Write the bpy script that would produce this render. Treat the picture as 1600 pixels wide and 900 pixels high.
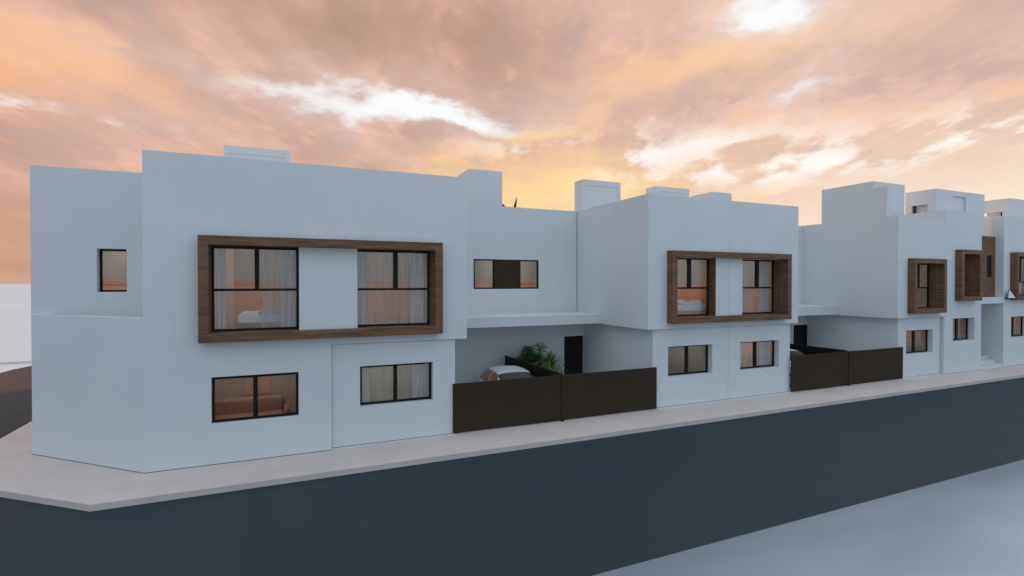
import bpy, math, random
from math import radians, sin, cos, pi, sqrt

# ------------------------------------------------------------------ scene, camera, sky, sun, exposure
sc = bpy.context.scene
for o in list(bpy.data.objects):
    bpy.data.objects.remove(o)
col = sc.collection
sc.render.engine = 'CYCLES'
sc.cycles.use_denoising = True
sc.cycles.max_bounces = 6
sc.cycles.diffuse_bounces = 4
sc.cycles.glossy_bounces = 2
sc.cycles.transparent_max_bounces = 12
sc.cycles.sample_clamp_indirect = 6
sc.cycles.use_adaptive_sampling = True
sc.cycles.adaptive_threshold = .02

CAM_H = 4.25
cam = bpy.data.objects.new('camera', bpy.data.cameras.new('camera'))
col.objects.link(cam)
cam.location = (0, 0, CAM_H)
cam.rotation_euler = (radians(90 - 0.5246), 0, radians(-24.056))
cam.data.sensor_width = 36
cam.data.lens = 36 * 813.4 / 1600
cam.data.clip_start = 0.05
cam.data.clip_end = 9000
sc.camera = cam

sc.view_settings.view_transform = 'Standard'
sc.view_settings.look = 'None'
sc.view_settings.gamma = 1
sc.view_settings.use_curve_mapping = False
sc.view_settings.exposure = 0

SUN_AZ = radians(46)      # from +Y towards +X
SUN_EL = radians(6)


class V:
    """tiny wrapper so that node maths can be written as expressions"""
    def __init__(s, t, sock):
        s.t, s.k = t, sock

    def op(s, o, b=None, c=None):
        n = s.t.nodes.new('ShaderNodeMath')
        n.operation = o
        s.t.links.new(s.k, n.inputs[0])
        for i, q in ((1, b), (2, c)):
            if q is None:
                continue
            if isinstance(q, V):
                s.t.links.new(q.k, n.inputs[i])
            else:
                n.inputs[i].default_value = q
        return V(s.t, n.outputs[0])

    def __add__(s, b): return s.op('ADD', b)
    def __sub__(s, b): return s.op('SUBTRACT', b)
    def __mul__(s, b): return s.op('MULTIPLY', b)
    def __truediv__(s, b): return s.op('DIVIDE', b)
    __radd__ = __add__
    __rmul__ = __mul__
    def __rsub__(s, b): return s.op('MULTIPLY', -1.0).op('ADD', b)

    def clamp(s):
        n = s.op('ADD', 0.0)
        n.k.node.use_clamp = True
        return n

    def smooth(s, a, b):
        n = s.t.nodes.new('ShaderNodeMapRange')
        n.interpolation_type = 'SMOOTHSTEP'
        s.t.links.new(s.k, n.inputs[0])
        n.inputs[1].default_value = a
        n.inputs[2].default_value = b
        return V(s.t, n.outputs[0])


def vec(t, x, y, z):
    n = t.nodes.new('ShaderNodeCombineXYZ')
    for i, q in enumerate((x, y, z)):
        if isinstance(q, V):
            t.links.new(q.k, n.inputs[i])
        else:
            n.inputs[i].default_value = q
    return V(t, n.outputs[0])


def noise(t, co, scale, detail=4, rough=.55, dist=0.0, col_out=False):
    n = t.nodes.new('ShaderNodeTexNoise')
    if co is not None:
        t.links.new(co.k, n.inputs['Vector'])
    n.inputs['Scale'].default_value = scale
    n.inputs['Detail'].default_value = detail
    n.inputs['Roughness'].default_value = rough
    n.inputs['Distortion'].default_value = dist
    return V(t, n.outputs['Color' if col_out else 'Fac'])


def mixc(t, f, a, b, mode='MIX'):
    n = t.nodes.new('ShaderNodeMix')
    n.data_type = 'RGBA'
    n.blend_type = mode
    for i, q in ((0, f), (6, a), (7, b)):
        if isinstance(q, V):
            t.links.new(q.k, n.inputs[i])
        elif i == 0:
            n.inputs[i].default_value = q
        else:
            n.inputs[i].default_value = (*q, 1)
    return V(t, n.outputs[2])


def build_world():
    w = bpy.data.worlds.new('World')
    sc.world = w
    w.use_nodes = True
    t = w.node_tree
    t.nodes.clear()
    out = t.nodes.new('ShaderNodeOutputWorld')
    bg = t.nodes.new('ShaderNodeBackground')
    t.links.new(bg.outputs[0], out.inputs[0])
    sky = t.nodes.new('ShaderNodeTexSky')
    sky.sky_type = 'NISHITA'
    sky.sun_disc = False
    sky.sun_elevation = SUN_EL
    sky.sun_rotation = SUN_AZ
    sky.air_density = 1.0
    sky.dust_density = 1.5
    sky.ozone_density = 2.0
    skyv = V(t, sky.outputs[0])
    clear = mixc(t, 1.0, skyv, (0.10, 0.10, 0.10), 'MULTIPLY')      # sky strength 0.1
    tc = t.nodes.new('ShaderNodeTexCoord')
    sep = t.nodes.new('ShaderNodeSeparateXYZ')
    t.links.new(tc.outputs['Generated'], sep.inputs[0])
    X, Y, Z = (V(t, sep.outputs[i]) for i in range(3))
    az = X.op('ARCTAN2', Y)
    el = Z.op('ARCSINE')
    # cloud deck seen in perspective
    den = Z.op('MAXIMUM', 0.0) + 0.14
    px, py = X / den, Y / den
    # long axis of the cloud rolls points to the glow above the houses
    a = radians(62)
    sx = px * cos(a) + py * sin(a)
    sy = py * cos(a) - px * sin(a)
    n1 = noise(t, vec(t, sx * 0.42, sy * 1.0, 3.7), 1.0, 2, .5)
    cD = vec(t, sx * .62, sy * 1.05, 9.1)
    n2 = noise(t, cD, 2.1, 5.5, .60)
    n2b = noise(t, vec(t, sx * .62 + .085, sy * 1.05 - .05, 9.1), 2.1, 5.5, .60)
    relief = (n2 - n2b) * 4.2 * el.smooth(.03, .17)
    wn = noise(t, vec(t, az * 1.5, el * 3.2, 4.2), 3.4, 5, .62, 0, True)
    ws = t.nodes.new('ShaderNodeSeparateColor')
    t.links.new(wn.k, ws.inputs[0])
    wa, wb, wc = (V(t, ws.outputs[i]) - .5 for i in range(3))
    au, ev = az + wa * .36, el + wb * .17

    def blob(a0, e0, ra, re, tilt=0.0, hard=1.0):
        da, de = au - a0, ev - e0
        de = de - da * tilt
        d = (da * (1 / ra)) * (da * (1 / ra)) + (de * (1 / re)) * (de * (1 / re))
        g = (d * -1.0).op('EXPONENT')
        return g if hard == 1.0 else g.smooth(.5 - .5 * hard, .5 + .5 * hard)
    # warm clouds on the sunset side, blue-grey evening sky on the other
    wz = radians(6)
    sd = X * sin(wz) + Y * cos(wz)
    warm = (sd - Z * .55).smooth(-.42, .30)
    body = (n1 - .5) * 1.5 + (n2 - .5) * 1.3 * el.smooth(.02, .16) + wc * .5
    c = mixc(t, body.smooth(-.45, .45), (.50, .305, .25), (.83, .52, .42))
    right = az.smooth(.15, 1.0)
    c = mixc(t, right * .60, c, (.86, .60, .50))
    c = mixc(t, relief.smooth(.04, .55) * .50, c, (1.0, .61, .37))
    c = mixc(t, (relief * -1.0).smooth(.03, .50) * .62, c, (.55, .405, .385))
    c = mixc(t, blob(.06, .44, .34, .09) * .8, c, mixc(t, body.smooth(-.4, .4), (.40, .255, .19), (.56, .365, .27)))
    c = mixc(t, blob(1.16, .38, .24, .07) * .55, c, (.62, .43, .37))
    c = mixc(t, blob(-.37, .29, .13, .05) * .95, c, (.95, .48, .21))
    c = mixc(t, blob(-.30, .33, .20, .02, -.25) * .6, c, (.95, .55, .30))
    c = mixc(t, blob(-.25, .255, .26, .03) * .55, c, (.60, .44, .40))
    c = mixc(t, blob(-.36, .05, .40, .10) * .7, c, (.63, .35, .21))
    low = 1.0 - el.smooth(.02, .30)
    c = mixc(t, low * az.smooth(-.05, .6) * .70, c, (1.0, .74, .50))
    c = mixc(t, blob(.53, .18, .28, .055) * (.45 + n2 * .9).clamp(), c, (1.08, .76, .34))
    c = mixc(t, blob(.22, .165, .24, .03) * .65, c, (1.0, .66, .32))
    c = mixc(t, low * az.smooth(.62, 1.15) * .80, c, (1.02, .91, .76))
    c = mixc(t, blob(.83, .385, .22, .035, .1) * .75, c, (.98, .64, .37))
    c = mixc(t, blob(.70, .37, .18, .03, .2) * .6, c, (.97, .62, .36))
    c = mixc(t, blob(.47, .285, .10, .016) * .8, c, (1.0, .68, .32))
    c = mixc(t, (1.0 - az.smooth(-1.15, -.36)) * .9, c, (.19, .155, .18))
    # rents where the high bright sky shows
    br = (.96, .97, .98)
    c = mixc(t, blob(.20, .325, .34, .045, -.04) * .35, c, (.84, .71, .68))
    c = mixc(t, blob(.26, .316, .20, .028, -.08, .70), c, br)
    c = mixc(t, blob(.05, .330, .15, .015, -.02) * .6, c, br)
    c = mixc(t, blob(.90, .45, .12, .06) * .5, c, (.88, .82, .82))
    c = mixc(t, blob(.90, .455, .075, .05, 0, .7), c, br)
    c = mixc(t, blob(.94, .325, .05, .02, .2) * .75, c, (.93, .88, .88))
    bits = ((n2 - .5) * 1.6 + wc * 1.1).smooth(-.04, .14)
    c = mixc(t, blob(.66, .245, .26, .030) * bits, c, (1.02, .97, .92))
    c = mixc(t, blob(.90, .20, .26, .032, 0.05) * bits, c, (1.03, .98, .92))
    c = mixc(t, blob(1.15, .20, .14, .03, 0.1) * bits, c, (1.03, .98, .92))
    c = mixc(t, blob(-.30, .235, .14, .018) * bits * .8, c, (.95, .86, .82))
    c = mixc(t, n1.smooth(.74, .84) * .35, c, clear)
    # cool side: grey-blue evening cloud over the clear sky, brighter overhead
    up = Z.smooth(.05, .85)
    cool = mixc(t, up, (.425, .60, .755), (.72, .87, 1.04))
    cool = mixc(t, n1.smooth(.35, .65) * .22, cool, (.46, .57, .68))
    cool = mixc(t, n2.smooth(.55, .8) * .2, cool, clear)
    c = mixc(t, warm, cool, c)
    t.links.new(c.k, bg.inputs[0])
    bg.inputs[1].default_value = 1.0
    w.cycles.sampling_method = 'MANUAL'
    w.cycles.sample_map_resolution = 256


build_world()

sun = bpy.data.objects.new('sun', bpy.data.lights.new('sun', 'SUN'))
col.objects.link(sun)
sun.data.energy = 3.6
sun.data.angle = radians(2.0)
sun.data.color = (1.0, .66, .45)
sun.rotation_euler = (radians(90) - SUN_EL, 0, pi - SUN_AZ)   # light travels away from the sunset


# ------------------------------------------------------------------ materials
def new_mat(name):
    m = bpy.data.materials.new(name)
    m.use_nodes = True
    return m, m.node_tree, m.node_tree.nodes['Principled BSDF']


def coords(t, kind='Object', scale=(1, 1, 1)):
    tc = t.nodes.new('ShaderNodeTexCoord')
    mp = t.nodes.new('ShaderNodeMapping')
    mp.inputs['Scale'].default_value = scale
    t.links.new(tc.outputs[kind], mp.inputs[0])
    return V(t, mp.outputs[0])


def bump(t, p, h, strength=.1, dist=.01):
    b = t.nodes.new('ShaderNodeBump')
    b.inputs['Strength'].default_value = strength
    b.inputs['Distance'].default_value = dist
    t.links.new(h.k, b.inputs['Height'])
    t.links.new(b.outputs[0], p.inputs['Normal'])


def plain(name, c, rough=.6, var=.08, scale=3.0, metal=0.0, spec=.5, bump_s=0.0, bscale=60):
    m, t, p = new_mat(name)
    co = coords(t)
    n = noise(t, co, scale, 5, .6)
    a = tuple(v * (1 - var) for v in c)
    b = tuple(min(1, v * (1 + var)) for v in c)
    t.links.new(mixc(t, n.smooth(.3, .7), a, b).k, p.inputs['Base Color'])
    p.inputs['Roughness'].default_value = rough
    p.inputs['Metallic'].default_value = metal
    p.inputs['Specular IOR Level'].default_value = spec
    if bump_s:
        bump(t, p, noise(t, co, bscale, 4, .6), bump_s)
    return m


def plaster():
    m, t, p = new_mat('white_plaster')
    co = coords(t)
    n = noise(t, co, .55, 6, .6)
    f = noise(t, co, 14, 5, .65)
    c = mixc(t, n.smooth(.3, .7), (.70, .70, .695), (.73, .73, .725))
    c = mixc(t, f.smooth(.55, .8) * .25, c, (.67, .67, .665))
    s = noise(t, coords(t, scale=(7, 7, .35)), 1.0, 5, .6)
    c = mixc(t, s.smooth(.56, .8) * .34, c, (.64, .64, .63))
    t.links.new(c.k, p.inputs['Base Color'])
    p.inputs['Roughness'].default_value = .9
    p.inputs['Specular IOR Level'].default_value = .15
    bump(t, p, noise(t, co, 110, 4, .7), .18, .004)
    return m


def wood():
    m, t, p = new_mat('walnut_cladding')
    co = coords(t, scale=(.55, .55, 9))
    g = noise(t, co, 2.2, 8, .62, .6)
    f = noise(t, coords(t, scale=(1.2, 1.2, 60)), 2.0, 5, .7)
    c = mixc(t, g.smooth(.32, .68), (.115, .058, .033), (.235, .125, .070))
    c = mixc(t, f.smooth(.52, .75) * .55, c, (.080, .040, .024))
    t.links.new(c.k, p.inputs['Base Color'])
    p.inputs['Roughness'].default_value = .62
    p.inputs['Specular IOR Level'].default_value = .25
    bump(t, p, f, .12, .003)
    return m


def asphalt():
    m, t, p = new_mat('asphalt')
    co = coords(t)
    big = noise(t, co, .22, 5, .6)
    fine = noise(t, co, 42, 4, .75)
    c = mixc(t, big.smooth(.3, .7), (.018, .033, .043), (.027, .041, .053))
    c = mixc(t, fine.smooth(.48, .72) * .75, c, (.045, .055, .064))
    long = noise(t, coords(t, scale=(.08, 1.0, 1)), 1.3, 4, .6)
    c = mixc(t, long.smooth(.55, .75) * .3, c, (.018, .024, .029))
    t.links.new(c.k, p.inputs['Base Color'])
    r = big.smooth(.2, .8) * .15 + .62
    t.links.new(r.k, p.inputs['Roughness'])
    p.inputs['Specular IOR Level'].default_value = .35
    bump(t, p, noise(t, co, 120, 3, .7), .35, .006)
    return m


def concrete():
    m, t, p = new_mat('pavement_concrete')
    co = coords(t)
    big = noise(t, co, .7, 6, .65)
    mid = noise(t, coords(t, scale=(1, 1.8, 1)), 4.5, 7, .7, .6)
    c = mixc(t, big.smooth(.3, .7), (.685, .56, .505), (.75, .62, .56))
    c = mixc(t, mid.smooth(.55, .78) * .5, c, (.56, .46, .42))
    t.links.new(c.k, p.inputs['Base Color'])
    p.inputs['Roughness'].default_value = .85
    p.inputs['Specular IOR Level'].default_value = .25
    bump(t, p, noise(t, co, 70, 4, .7), .2, .005)
    return m


def ground_mat():
    m, t, p = new_mat('pale_ground')
    co = coords(t)
    big = noise(t, co, .05, 6, .6)
    fine = noise(t, co, 3.0, 6, .7)
    c = mixc(t, big.smooth(.3, .7), (.70, .69, .71), (.76, .75, .77))
    c = mixc(t, fine.smooth(.5, .8) * .18, c, (.64, .63, .65))
    t.links.new(c.k, p.inputs['Base Color'])
    p.inputs['Roughness'].default_value = .8
    p.inputs['Specular IOR Level'].default_value = .3
    bump(t, p, noise(t, co, 25, 5, .7), .15, .006)
    return m


def verge_mat():
    m, t, p = new_mat('verge_screed')
    co = coords(t)
    sp = t.nodes.new('ShaderNodeSeparateXYZ')
    t.links.new(co.k, sp.inputs[0])
    # ground shade painted into the colour: dark beside the asphalt, paler away from it
    big = (6.6 - V(t, sp.outputs[1])) * .30 + (noise(t, coords(t, scale=(.35, 1.0, 1)), .35, 3, .5) - .5) * 1.1
    fine = noise(t, co, 5.0, 6, .7)
    c = mixc(t, big.smooth(-.10, 1.05), (.225, .265, .295), (.67, .70, .735))
    c = mixc(t, fine.smooth(.5, .8) * .15, c, (.30, .33, .35))
    t.links.new(c.k, p.inputs['Base Color'])
    p.inputs['Roughness'].default_value = .7
    p.inputs['Specular IOR Level'].default_value = .3
    bump(t, p, noise(t, co, 40, 5, .7), .12, .005)
    return m


def glass(name, tint=(.93, .95, .95), extra=0.03):
    m = bpy.data.materials.new(name)
    m.use_nodes = True
    t = m.node_tree
    t.nodes.clear()
    out = t.nodes.new('ShaderNodeOutputMaterial')
    tr = t.nodes.new('ShaderNodeBsdfTransparent')
    tr.inputs[0].default_value = (*tint, 1)
    gl = t.nodes.new('ShaderNodeBsdfGlossy')
    gl.inputs['Roughness'].default_value = .01
    lw = t.nodes.new('ShaderNodeLayerWeight')
    mx = t.nodes.new('ShaderNodeMixShader')
    f = (V(t, lw.outputs['Facing']).op('POWER', 5.0) * .95 + (.02 + extra)).clamp()
    t.links.new(f.k, mx.inputs[0])
    t.links.new(tr.outputs[0], mx.inputs[1])
    t.links.new(gl.outputs[0], mx.inputs[2])
    t.links.new(mx.outputs[0], out.inputs[0])
    return m


def sheer(name, c, see=.35):
    m = bpy.data.materials.new(name)
    m.use_nodes = True
    t = m.node_tree
    t.nodes.clear()
    out = t.nodes.new('ShaderNodeOutputMaterial')
    tr = t.nodes.new('ShaderNodeBsdfTransparent')
    df = t.nodes.new('ShaderNodeBsdfDiffuse')
    tl = t.nodes.new('ShaderNodeBsdfTranslucent')
    n = noise(t, coords(t, scale=(30, 30, .6)), 1.5, 3, .5)
    cc = mixc(t, n.smooth(.3, .7), tuple(v * .85 for v in c), c)
    t.links.new(cc.k, df.inputs[0])
    t.links.new(cc.k, tl.inputs[0])
    a = t.nodes.new('ShaderNodeMixShader')
    a.inputs[0].default_value = .4
    t.links.new(df.outputs[0], a.inputs[1])
    t.links.new(tl.outputs[0], a.inputs[2])
    b = t.nodes.new('ShaderNodeMixShader')
    b.inputs[0].default_value = 1 - see
    t.links.new(tr.outputs[0], b.inputs[1])
    t.links.new(a.outputs[0], b.inputs[2])
    t.links.new(b.outputs[0], out.inputs[0])
    return m


def leaf_mat(name, c1, c2):
    m, t, p = new_mat(name)
    n = noise(t, coords(t), 9, 4, .6)
    t.links.new(mixc(t, n.smooth(.3, .7), c1, c2).k, p.inputs['Base Color'])
    p.inputs['Roughness'].default_value = .5
    p.inputs['Specular IOR Level'].default_value = .35
    return m


def lamp_mat(name, c, s):
    m, t, p = new_mat(name)
    p.inputs['Base Color'].default_value = (.8, .8, .8, 1)
    p.inputs['Emission Color'].default_value = (*c, 1)
    p.inputs['Emission Strength'].default_value = s
    return m


M = dict(
    plaster=plaster(), wood=wood(), asphalt=asphalt(), concrete=concrete(), ground=ground_mat(), verge=verge_mat(),
    glass=glass('window_glass', (.95, .96, .96), .02), car_glass=plain('car_glass', (.012, .014, .017), .05, .05, 2, 0, .45),
    black=plain('black_aluminium', (.014, .012, .011), .5, .15, 2, 0, .15),
    bronze=plain('dark_bronze_metal', (.050, .034, .022), .7, .03, .6, 0, .08, .04, 160),
    door=plain('dark_door_paint', (.018, .016, .015), .6, .12, 2, 0, .2),
    wall_in=plain('interior_grey_paint', (.52, .49, .45), .9, .04, 1),
    peach=plain('peach_paint_and_reflection', (.80, .47, .34), .9, .05, 1),
    orange=plain('orange_trim_and_reflection', (.78, .30, .13), .8, .05, 1),
    terracotta=plain('interior_terracotta_paint', (.50, .26, .15), .9, .05, 1),
    amber_light_glass=plain('car_glass_painted_amber_light', (.36, .115, .03), .06, .05, 2, 0, .8),  # orange light in the side windows is painted into the glass colour
    brown_in=plain('interior_brown_paint', (.40, .29, .20), .9, .06, 1),
    cream=plain('cream_paint', (.82, .70, .58), .8, .04, 1),
    peach_ext=plain('peach_render', (.92, .70, .56), .85, .05, 1),
    tile=plain('pale_forecourt_tile', (.78, .77, .75), .7, .05, 2),
    sun_asphalt=plain('sun_tinted_asphalt', (.105, .064, .060), .85, .15, .6, 0, .3, .3, 90),
    joint=plain('dark_shade_strip', (.16, .15, .16), .9, .1, 5),  # dark colour of strips that stand in for shade lines on the walls
    floor_in=plain('interior_tile', (.50, .47, .44), .6, .06, 1),
    linen=plain('white_linen', (.80, .80, .80), .9, .05, 4, 0, .2, .3, 25),
    throw=plain('grey_blue_throw', (.42, .48, .52), .9, .08, 5, 0, .2, .3, 40),
    sofa=plain('rust_fabric', (.27, .15, .10), .9, .1, 6, 0, .2, .3, 60),
    oak=plain('oak_furniture', (.45, .24, .13), .6, .12, 3),
    sheer=sheer('sheer_curtain', (.80, .79, .76), .62),
    drape=sheer('drape_curtain', (.78, .80, .82), .06),
    warm_drape=sheer('warm_drape', (.78, .36, .20), .1),
    paint=plain('silver_white_car_paint', (.66, .67, .69), .28, .02, 2, 0.0, .6),
    rubber=plain('tyre_rubber', (.02, .02, .02), .85, .1, 8),
    alloy=plain('alloy_rim', (.5, .5, .52), .35, .05, 4, .8),
    lampglass=plain('headlight_lens', (.75, .77, .8), .15, .03, 4),
    red=plain('tail_light_red', (.5, .03, .03), .25, .05, 4),
    leafA=leaf_mat('shrub_leaf', (.040, .105, .028), (.11, .21, .055)),
    leafB=leaf_mat('yucca_leaf', (.09, .155, .045), (.24, .32, .10)),
    leafC=leaf_mat('dark_agave_leaf', (.012, .022, .010), (.03, .045, .02)),
    bark=plain('bark', (.13, .09, .06), .9, .2, 12, 0, .2, .4, 40),
    pot=plain('grey_planter', (.24, .23, .22), .8, .1, 6),
    white=plain('white_enamel', (.72, .72, .71), .5, .03, 4),
    print_=plain('blue_print_bedding', (.30, .45, .55), .9, .5, 9),
    lamp=lamp_mat('added_ceiling_glow', (1.0, .88, .78), 30.0),  # glow of the unseen lights added to the rooms
)


# ------------------------------------------------------------------ mesh helpers
class MB:
    def __init__(s):
        s.v, s.f = [], []

    def add(s, vs, fs):
        b = len(s.v)
        s.v += [tuple(q) for q in vs]
        s.f += [tuple(b + i for i in f) for f in fs]
        return s

    def box(s, x0, x1, y0, y1, z0, z1):
        vs = [(x, y, z) for z in (z0, z1) for y in (y0, y1) for x in (x0, x1)]
        return s.add(vs, [(0, 2, 3, 1), (4, 5, 7, 6), (0, 1, 5, 4), (2, 6, 7, 3), (0, 4, 6, 2), (1, 3, 7, 5)])

    def prism(s, pts, z0, z1):
        n = len(pts)
        vs = [(x, y, z0) for x, y in pts] + [(x, y, z1) for x, y in pts]
        fs = [tuple(range(n - 1, -1, -1)), tuple(range(n, 2 * n))]
        fs += [(i, (i + 1) % n, n + (i + 1) % n, n + i) for i in range(n)]
        return s.add(vs, fs)

    def holed(s, x0, x1, z0, z1, y0, y1, holes):
        """wall in the XZ plane, from y0 (front) to y1 (back), with rectangular openings (and real reveals)"""
        xs = sorted({x0, x1} | {min(max(q, x0), x1) for h in holes for q in h[:2]})
        zs = sorted({z0, z1} | {min(max(q, z0), z1) for h in holes for q in h[2:4]})

        def solid(i, j):
            if i < 0 or j < 0 or i >= len(xs) - 1 or j >= len(zs) - 1:
                return False
            cx, cz = (xs[i] + xs[i + 1]) / 2, (zs[j] + zs[j + 1]) / 2
            return not any(h[0] < cx < h[1] and h[2] < cz < h[3] for h in holes)
        for i in range(len(xs) - 1):
            for j in range(len(zs) - 1):
                if not solid(i, j):
                    continue
                a, b, c, d = xs[i], xs[i + 1], zs[j], zs[j + 1]
                s.add([(a, y0, c), (b, y0, c), (b, y0, d), (a, y0, d)], [(0, 1, 2, 3)])
                s.add([(a, y1, c), (b, y1, c), (b, y1, d), (a, y1, d)], [(3, 2, 1, 0)])
                if not solid(i - 1, j):
                    s.add([(a, y0, c), (a, y0, d), (a, y1, d), (a, y1, c)], [(0, 1, 2, 3)])
                if not solid(i + 1, j):
                    s.add([(b, y0, c), (b, y1, c), (b, y1, d), (b, y0, d)], [(0, 1, 2, 3)])
                if not solid(i, j - 1):
                    s.add([(a, y0, c), (a, y1, c), (b, y1, c), (b, y0, c)], [(0, 1, 2, 3)])
                if not solid(i, j + 1):
                    s.add([(a, y0, d), (b, y0, d), (b, y1, d), (a, y1, d)], [(0, 1, 2, 3)])
        return s

    def tube(s, pts, rad, n=8):
        rings = []
        for k, p in enumerate(pts):
            q = pts[min(k + 1, len(pts) - 1)]
            r = pts[max(k - 1, 0)]
            d = [q[i] - r[i] for i in range(3)]
            L = sqrt(sum(c * c for c in d)) or 1
            d = [c / L for c in d]
            u = (1, 0, 0) if abs(d[0]) < .9 else (0, 1, 0)
            e = [d[1] * u[2] - d[2] * u[1], d[2] * u[0] - d[0] * u[2], d[0] * u[1] - d[1] * u[0]]
            L = sqrt(sum(c * c for c in e))
            e = [c / L for c in e]
            g = [d[1] * e[2] - d[2] * e[1], d[2] * e[0] - d[0] * e[2], d[0] * e[1] - d[1] * e[0]]
            rr = rad[k] if isinstance(rad, (list, tuple)) else rad
            rings.append([tuple(p[i] + rr * (cos(2 * pi * m / n) * e[i] + sin(2 * pi * m / n) * g[i]) for i in range(3)) for m in range(n)])
        b = len(s.v)
        for r in rings:
            s.v += r
        for k in range(len(rings) - 1):
            for m in range(n):
                s.f.append((b + k * n + m, b + k * n + (m + 1) % n, b + (k + 1) * n + (m + 1) % n, b + (k + 1) * n + m))
        s.f.append(tuple(b + m for m in range(n - 1, -1, -1)))
        s.f.append(tuple(b + (len(rings) - 1) * n + m for m in range(n)))
        return s

    def grid(s, P):
        b = len(s.v)
        h, w = len(P), len(P[0])
        for r in P:
            s.v += [tuple(q) for q in r]
        for i in range(h - 1):
            for j in range(w - 1):
                s.f.append((b + i * w + j, b + i * w + j + 1, b + (i + 1) * w + j + 1, b + (i + 1) * w + j))
        return s

    def build(s, name, mat, parent=None, smooth=False, bevel=0.0, **props):
        me = bpy.data.meshes.new(name)
        me.from_pydata(s.v, [], s.f)
        me.validate()
        if isinstance(mat, str):
            mat = M[mat]
        me.materials.append(mat)
        if smooth:
            me.polygons.foreach_set('use_smooth', [True] * len(me.polygons))
        o = bpy.data.objects.new(name, me)
        col.objects.link(o)
        if parent is not None:
            o.parent = parent
            o.matrix_parent_inverse = parent.matrix_basis.inverted()
        if bevel:
            md = o.modifiers.new('bevel', 'BEVEL')
            md.width = bevel
            md.segments = 2
            md.limit_method = 'ANGLE'
        for k, q in props.items():
            o[k] = q
        return o


def box(name, mat, x0, x1, y0, y1, z0, z1, parent=None, bevel=0.0, **props):
    return MB().box(x0, x1, y0, y1, z0, z1).build(name, mat, parent, bevel=bevel, **props)


def thing(name, label, cat, loc=(0, 0, 0), group=None, rz=0.0):
    o = bpy.data.objects.new(name, None)
    col.objects.link(o)
    o.location = loc
    o.rotation_euler = (0, 0, rz)
    o.empty_display_size = .2
    o['label'] = label
    o['category'] = cat
    if group:
        o['group'] = group
    return o


def part_empty(name, parent):
    o = bpy.data.objects.new(name, None)
    col.objects.link(o)
    o.parent = parent
    o.matrix_parent_inverse = parent.matrix_basis.inverted()
    return o


def copy_tree(o, parent=None):
    c = o.copy()
    col.objects.link(c)
    c.parent = parent
    for ch in o.children:
        copy_tree(ch, c)
    return c


# ------------------------------------------------------------------ the ground
ROAD = -.137
GRD = -.143
box('ground', 'ground', -4000, 4000, -4000, 4000, -1.2, GRD, kind='structure')
rd = [(-60, 6.6), (140, 6.6), (140, 13.0), (-3.2, 13.0), (-3.2, 15.2), (-6.6, 15.6), (-6.6, 30.3), (-12.45, 24.44), (-12.45, 13.0), (-60, 13.0)]
MB().prism(rd, GRD - .3, ROAD).build('road', 'asphalt', kind='structure')
box('verge', 'verge', -60, 140, -30, 6.6, GRD - .3, ROAD + .004, kind='structure')
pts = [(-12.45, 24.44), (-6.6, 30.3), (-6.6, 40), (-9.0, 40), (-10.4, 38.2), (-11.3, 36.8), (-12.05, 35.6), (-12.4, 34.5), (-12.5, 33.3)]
MB().prism(pts, GRD - .3, ROAD).build('sunlit_road_patch', 'sun_asphalt', kind='structure')  # low reddish sunlight painted into this stretch, cut along the shadow edge
pv = [(-3.345, 12.40), (120, 12.40), (120, 13.96), (31, 20), (31, 24), (-5, 24), (-5, 44), (-7.0, 44), (-7.0, 15.47)]
MB().prism(pv, -.5, 0).build('pavement', 'concrete', bevel=.012, kind='structure')
MB().box(-80, -5.0, 37.0, 37.12, GRD - .1, GRD + .10).build('kerb', 'concrete', kind='structure')

for x0, x1 in ((4.2, 11.8), (17.8, 25.4)):
    box('forecourt', 'tile', x0, x1, 13.99, 18.7, -.05, .006, kind='structure')

# ------------------------------------------------------------------ house building blocks
FY, GY, MY = 13.93, 14.08, 18.45          # upper facade, recessed ground floor, set-back link
TOP = 7.22


def window(parent, x0, x1, z0, z1, y, mull=(), rail=None, name='window', w=.055, d=.06):
    """black metal frame (one part) with every pane a sub-part"""
    f = MB()
    f.box(x0, x1, y, y + d, z0, z0 + w).box(x0, x1, y, y + d, z1 - w, z1)
    f.box(x0, x0 + w, y, y + d, z0 + w, z1 - w).box(x1 - w, x1, y, y + d, z0 + w, z1 - w)
    zr = z1 - w
    zb = z0 + w
    if rail:
        f.box(x0 + w, x1 - w, y - .004, y + d, rail - .03, rail + .03)
        zb = rail + .03
    xs = [x0 + w]
    for mx, mw in mull:
        f.box(mx - mw / 2, mx + mw / 2, y - .006, y + d, zb, zr)
        xs += [mx - mw / 2, mx + mw / 2]
    xs.append(x1 - w)
    fr = f.build(name, 'black', parent)
    for i in range(0, len(xs), 2):
        box('pane', 'glass', xs[i], xs[i + 1], y + .025, y + .031, zb, zr, fr)
    if rail:
        box('pane', 'glass', x0 + w, x1 - w, y + .025, y + .031, z0 + w, rail - .03, fr)
    return fr


def surround(parent, x0, x1, z0, z1, b, openings, yf=13.64, yb=14.27, dz=0):
    """walnut box frame: outer boards standing proud of the wall plus the lining of each opening"""
    e = part_empty('window_surround', parent)
    y1 = FY + .004
    box('head_board', 'wood', x0, x1, yf, y1, z1 - b, z1, e, .004)
    box('sill_board', 'wood', x0, x1, yf, y1, z0, z0 + b, e, .004)
    box('jamb_board', 'wood', x0, x0 + b, yf + .002, y1, z0 + b, z1 - b, e, .003)
    box('jamb_board', 'wood', x1 - b, x1, yf + .002, y1, z0 + b, z1 - b, e, .003)
    t = .03
    for (a, c) in openings:
        m = MB()
        zl, zh = z0 + b, z1 - b
        m.box(a, c, y1, yb, zh - .002, zh + t).box(a, c, y1, yb, zl - t, zl + .002)
        m.box(a - t, a + .002, y1, yb, zl, zh).box(c - .002, c + t, y1, yb, zl, zh)
        m.build('reveal_lining', 'wood', e)
    return e


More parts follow.
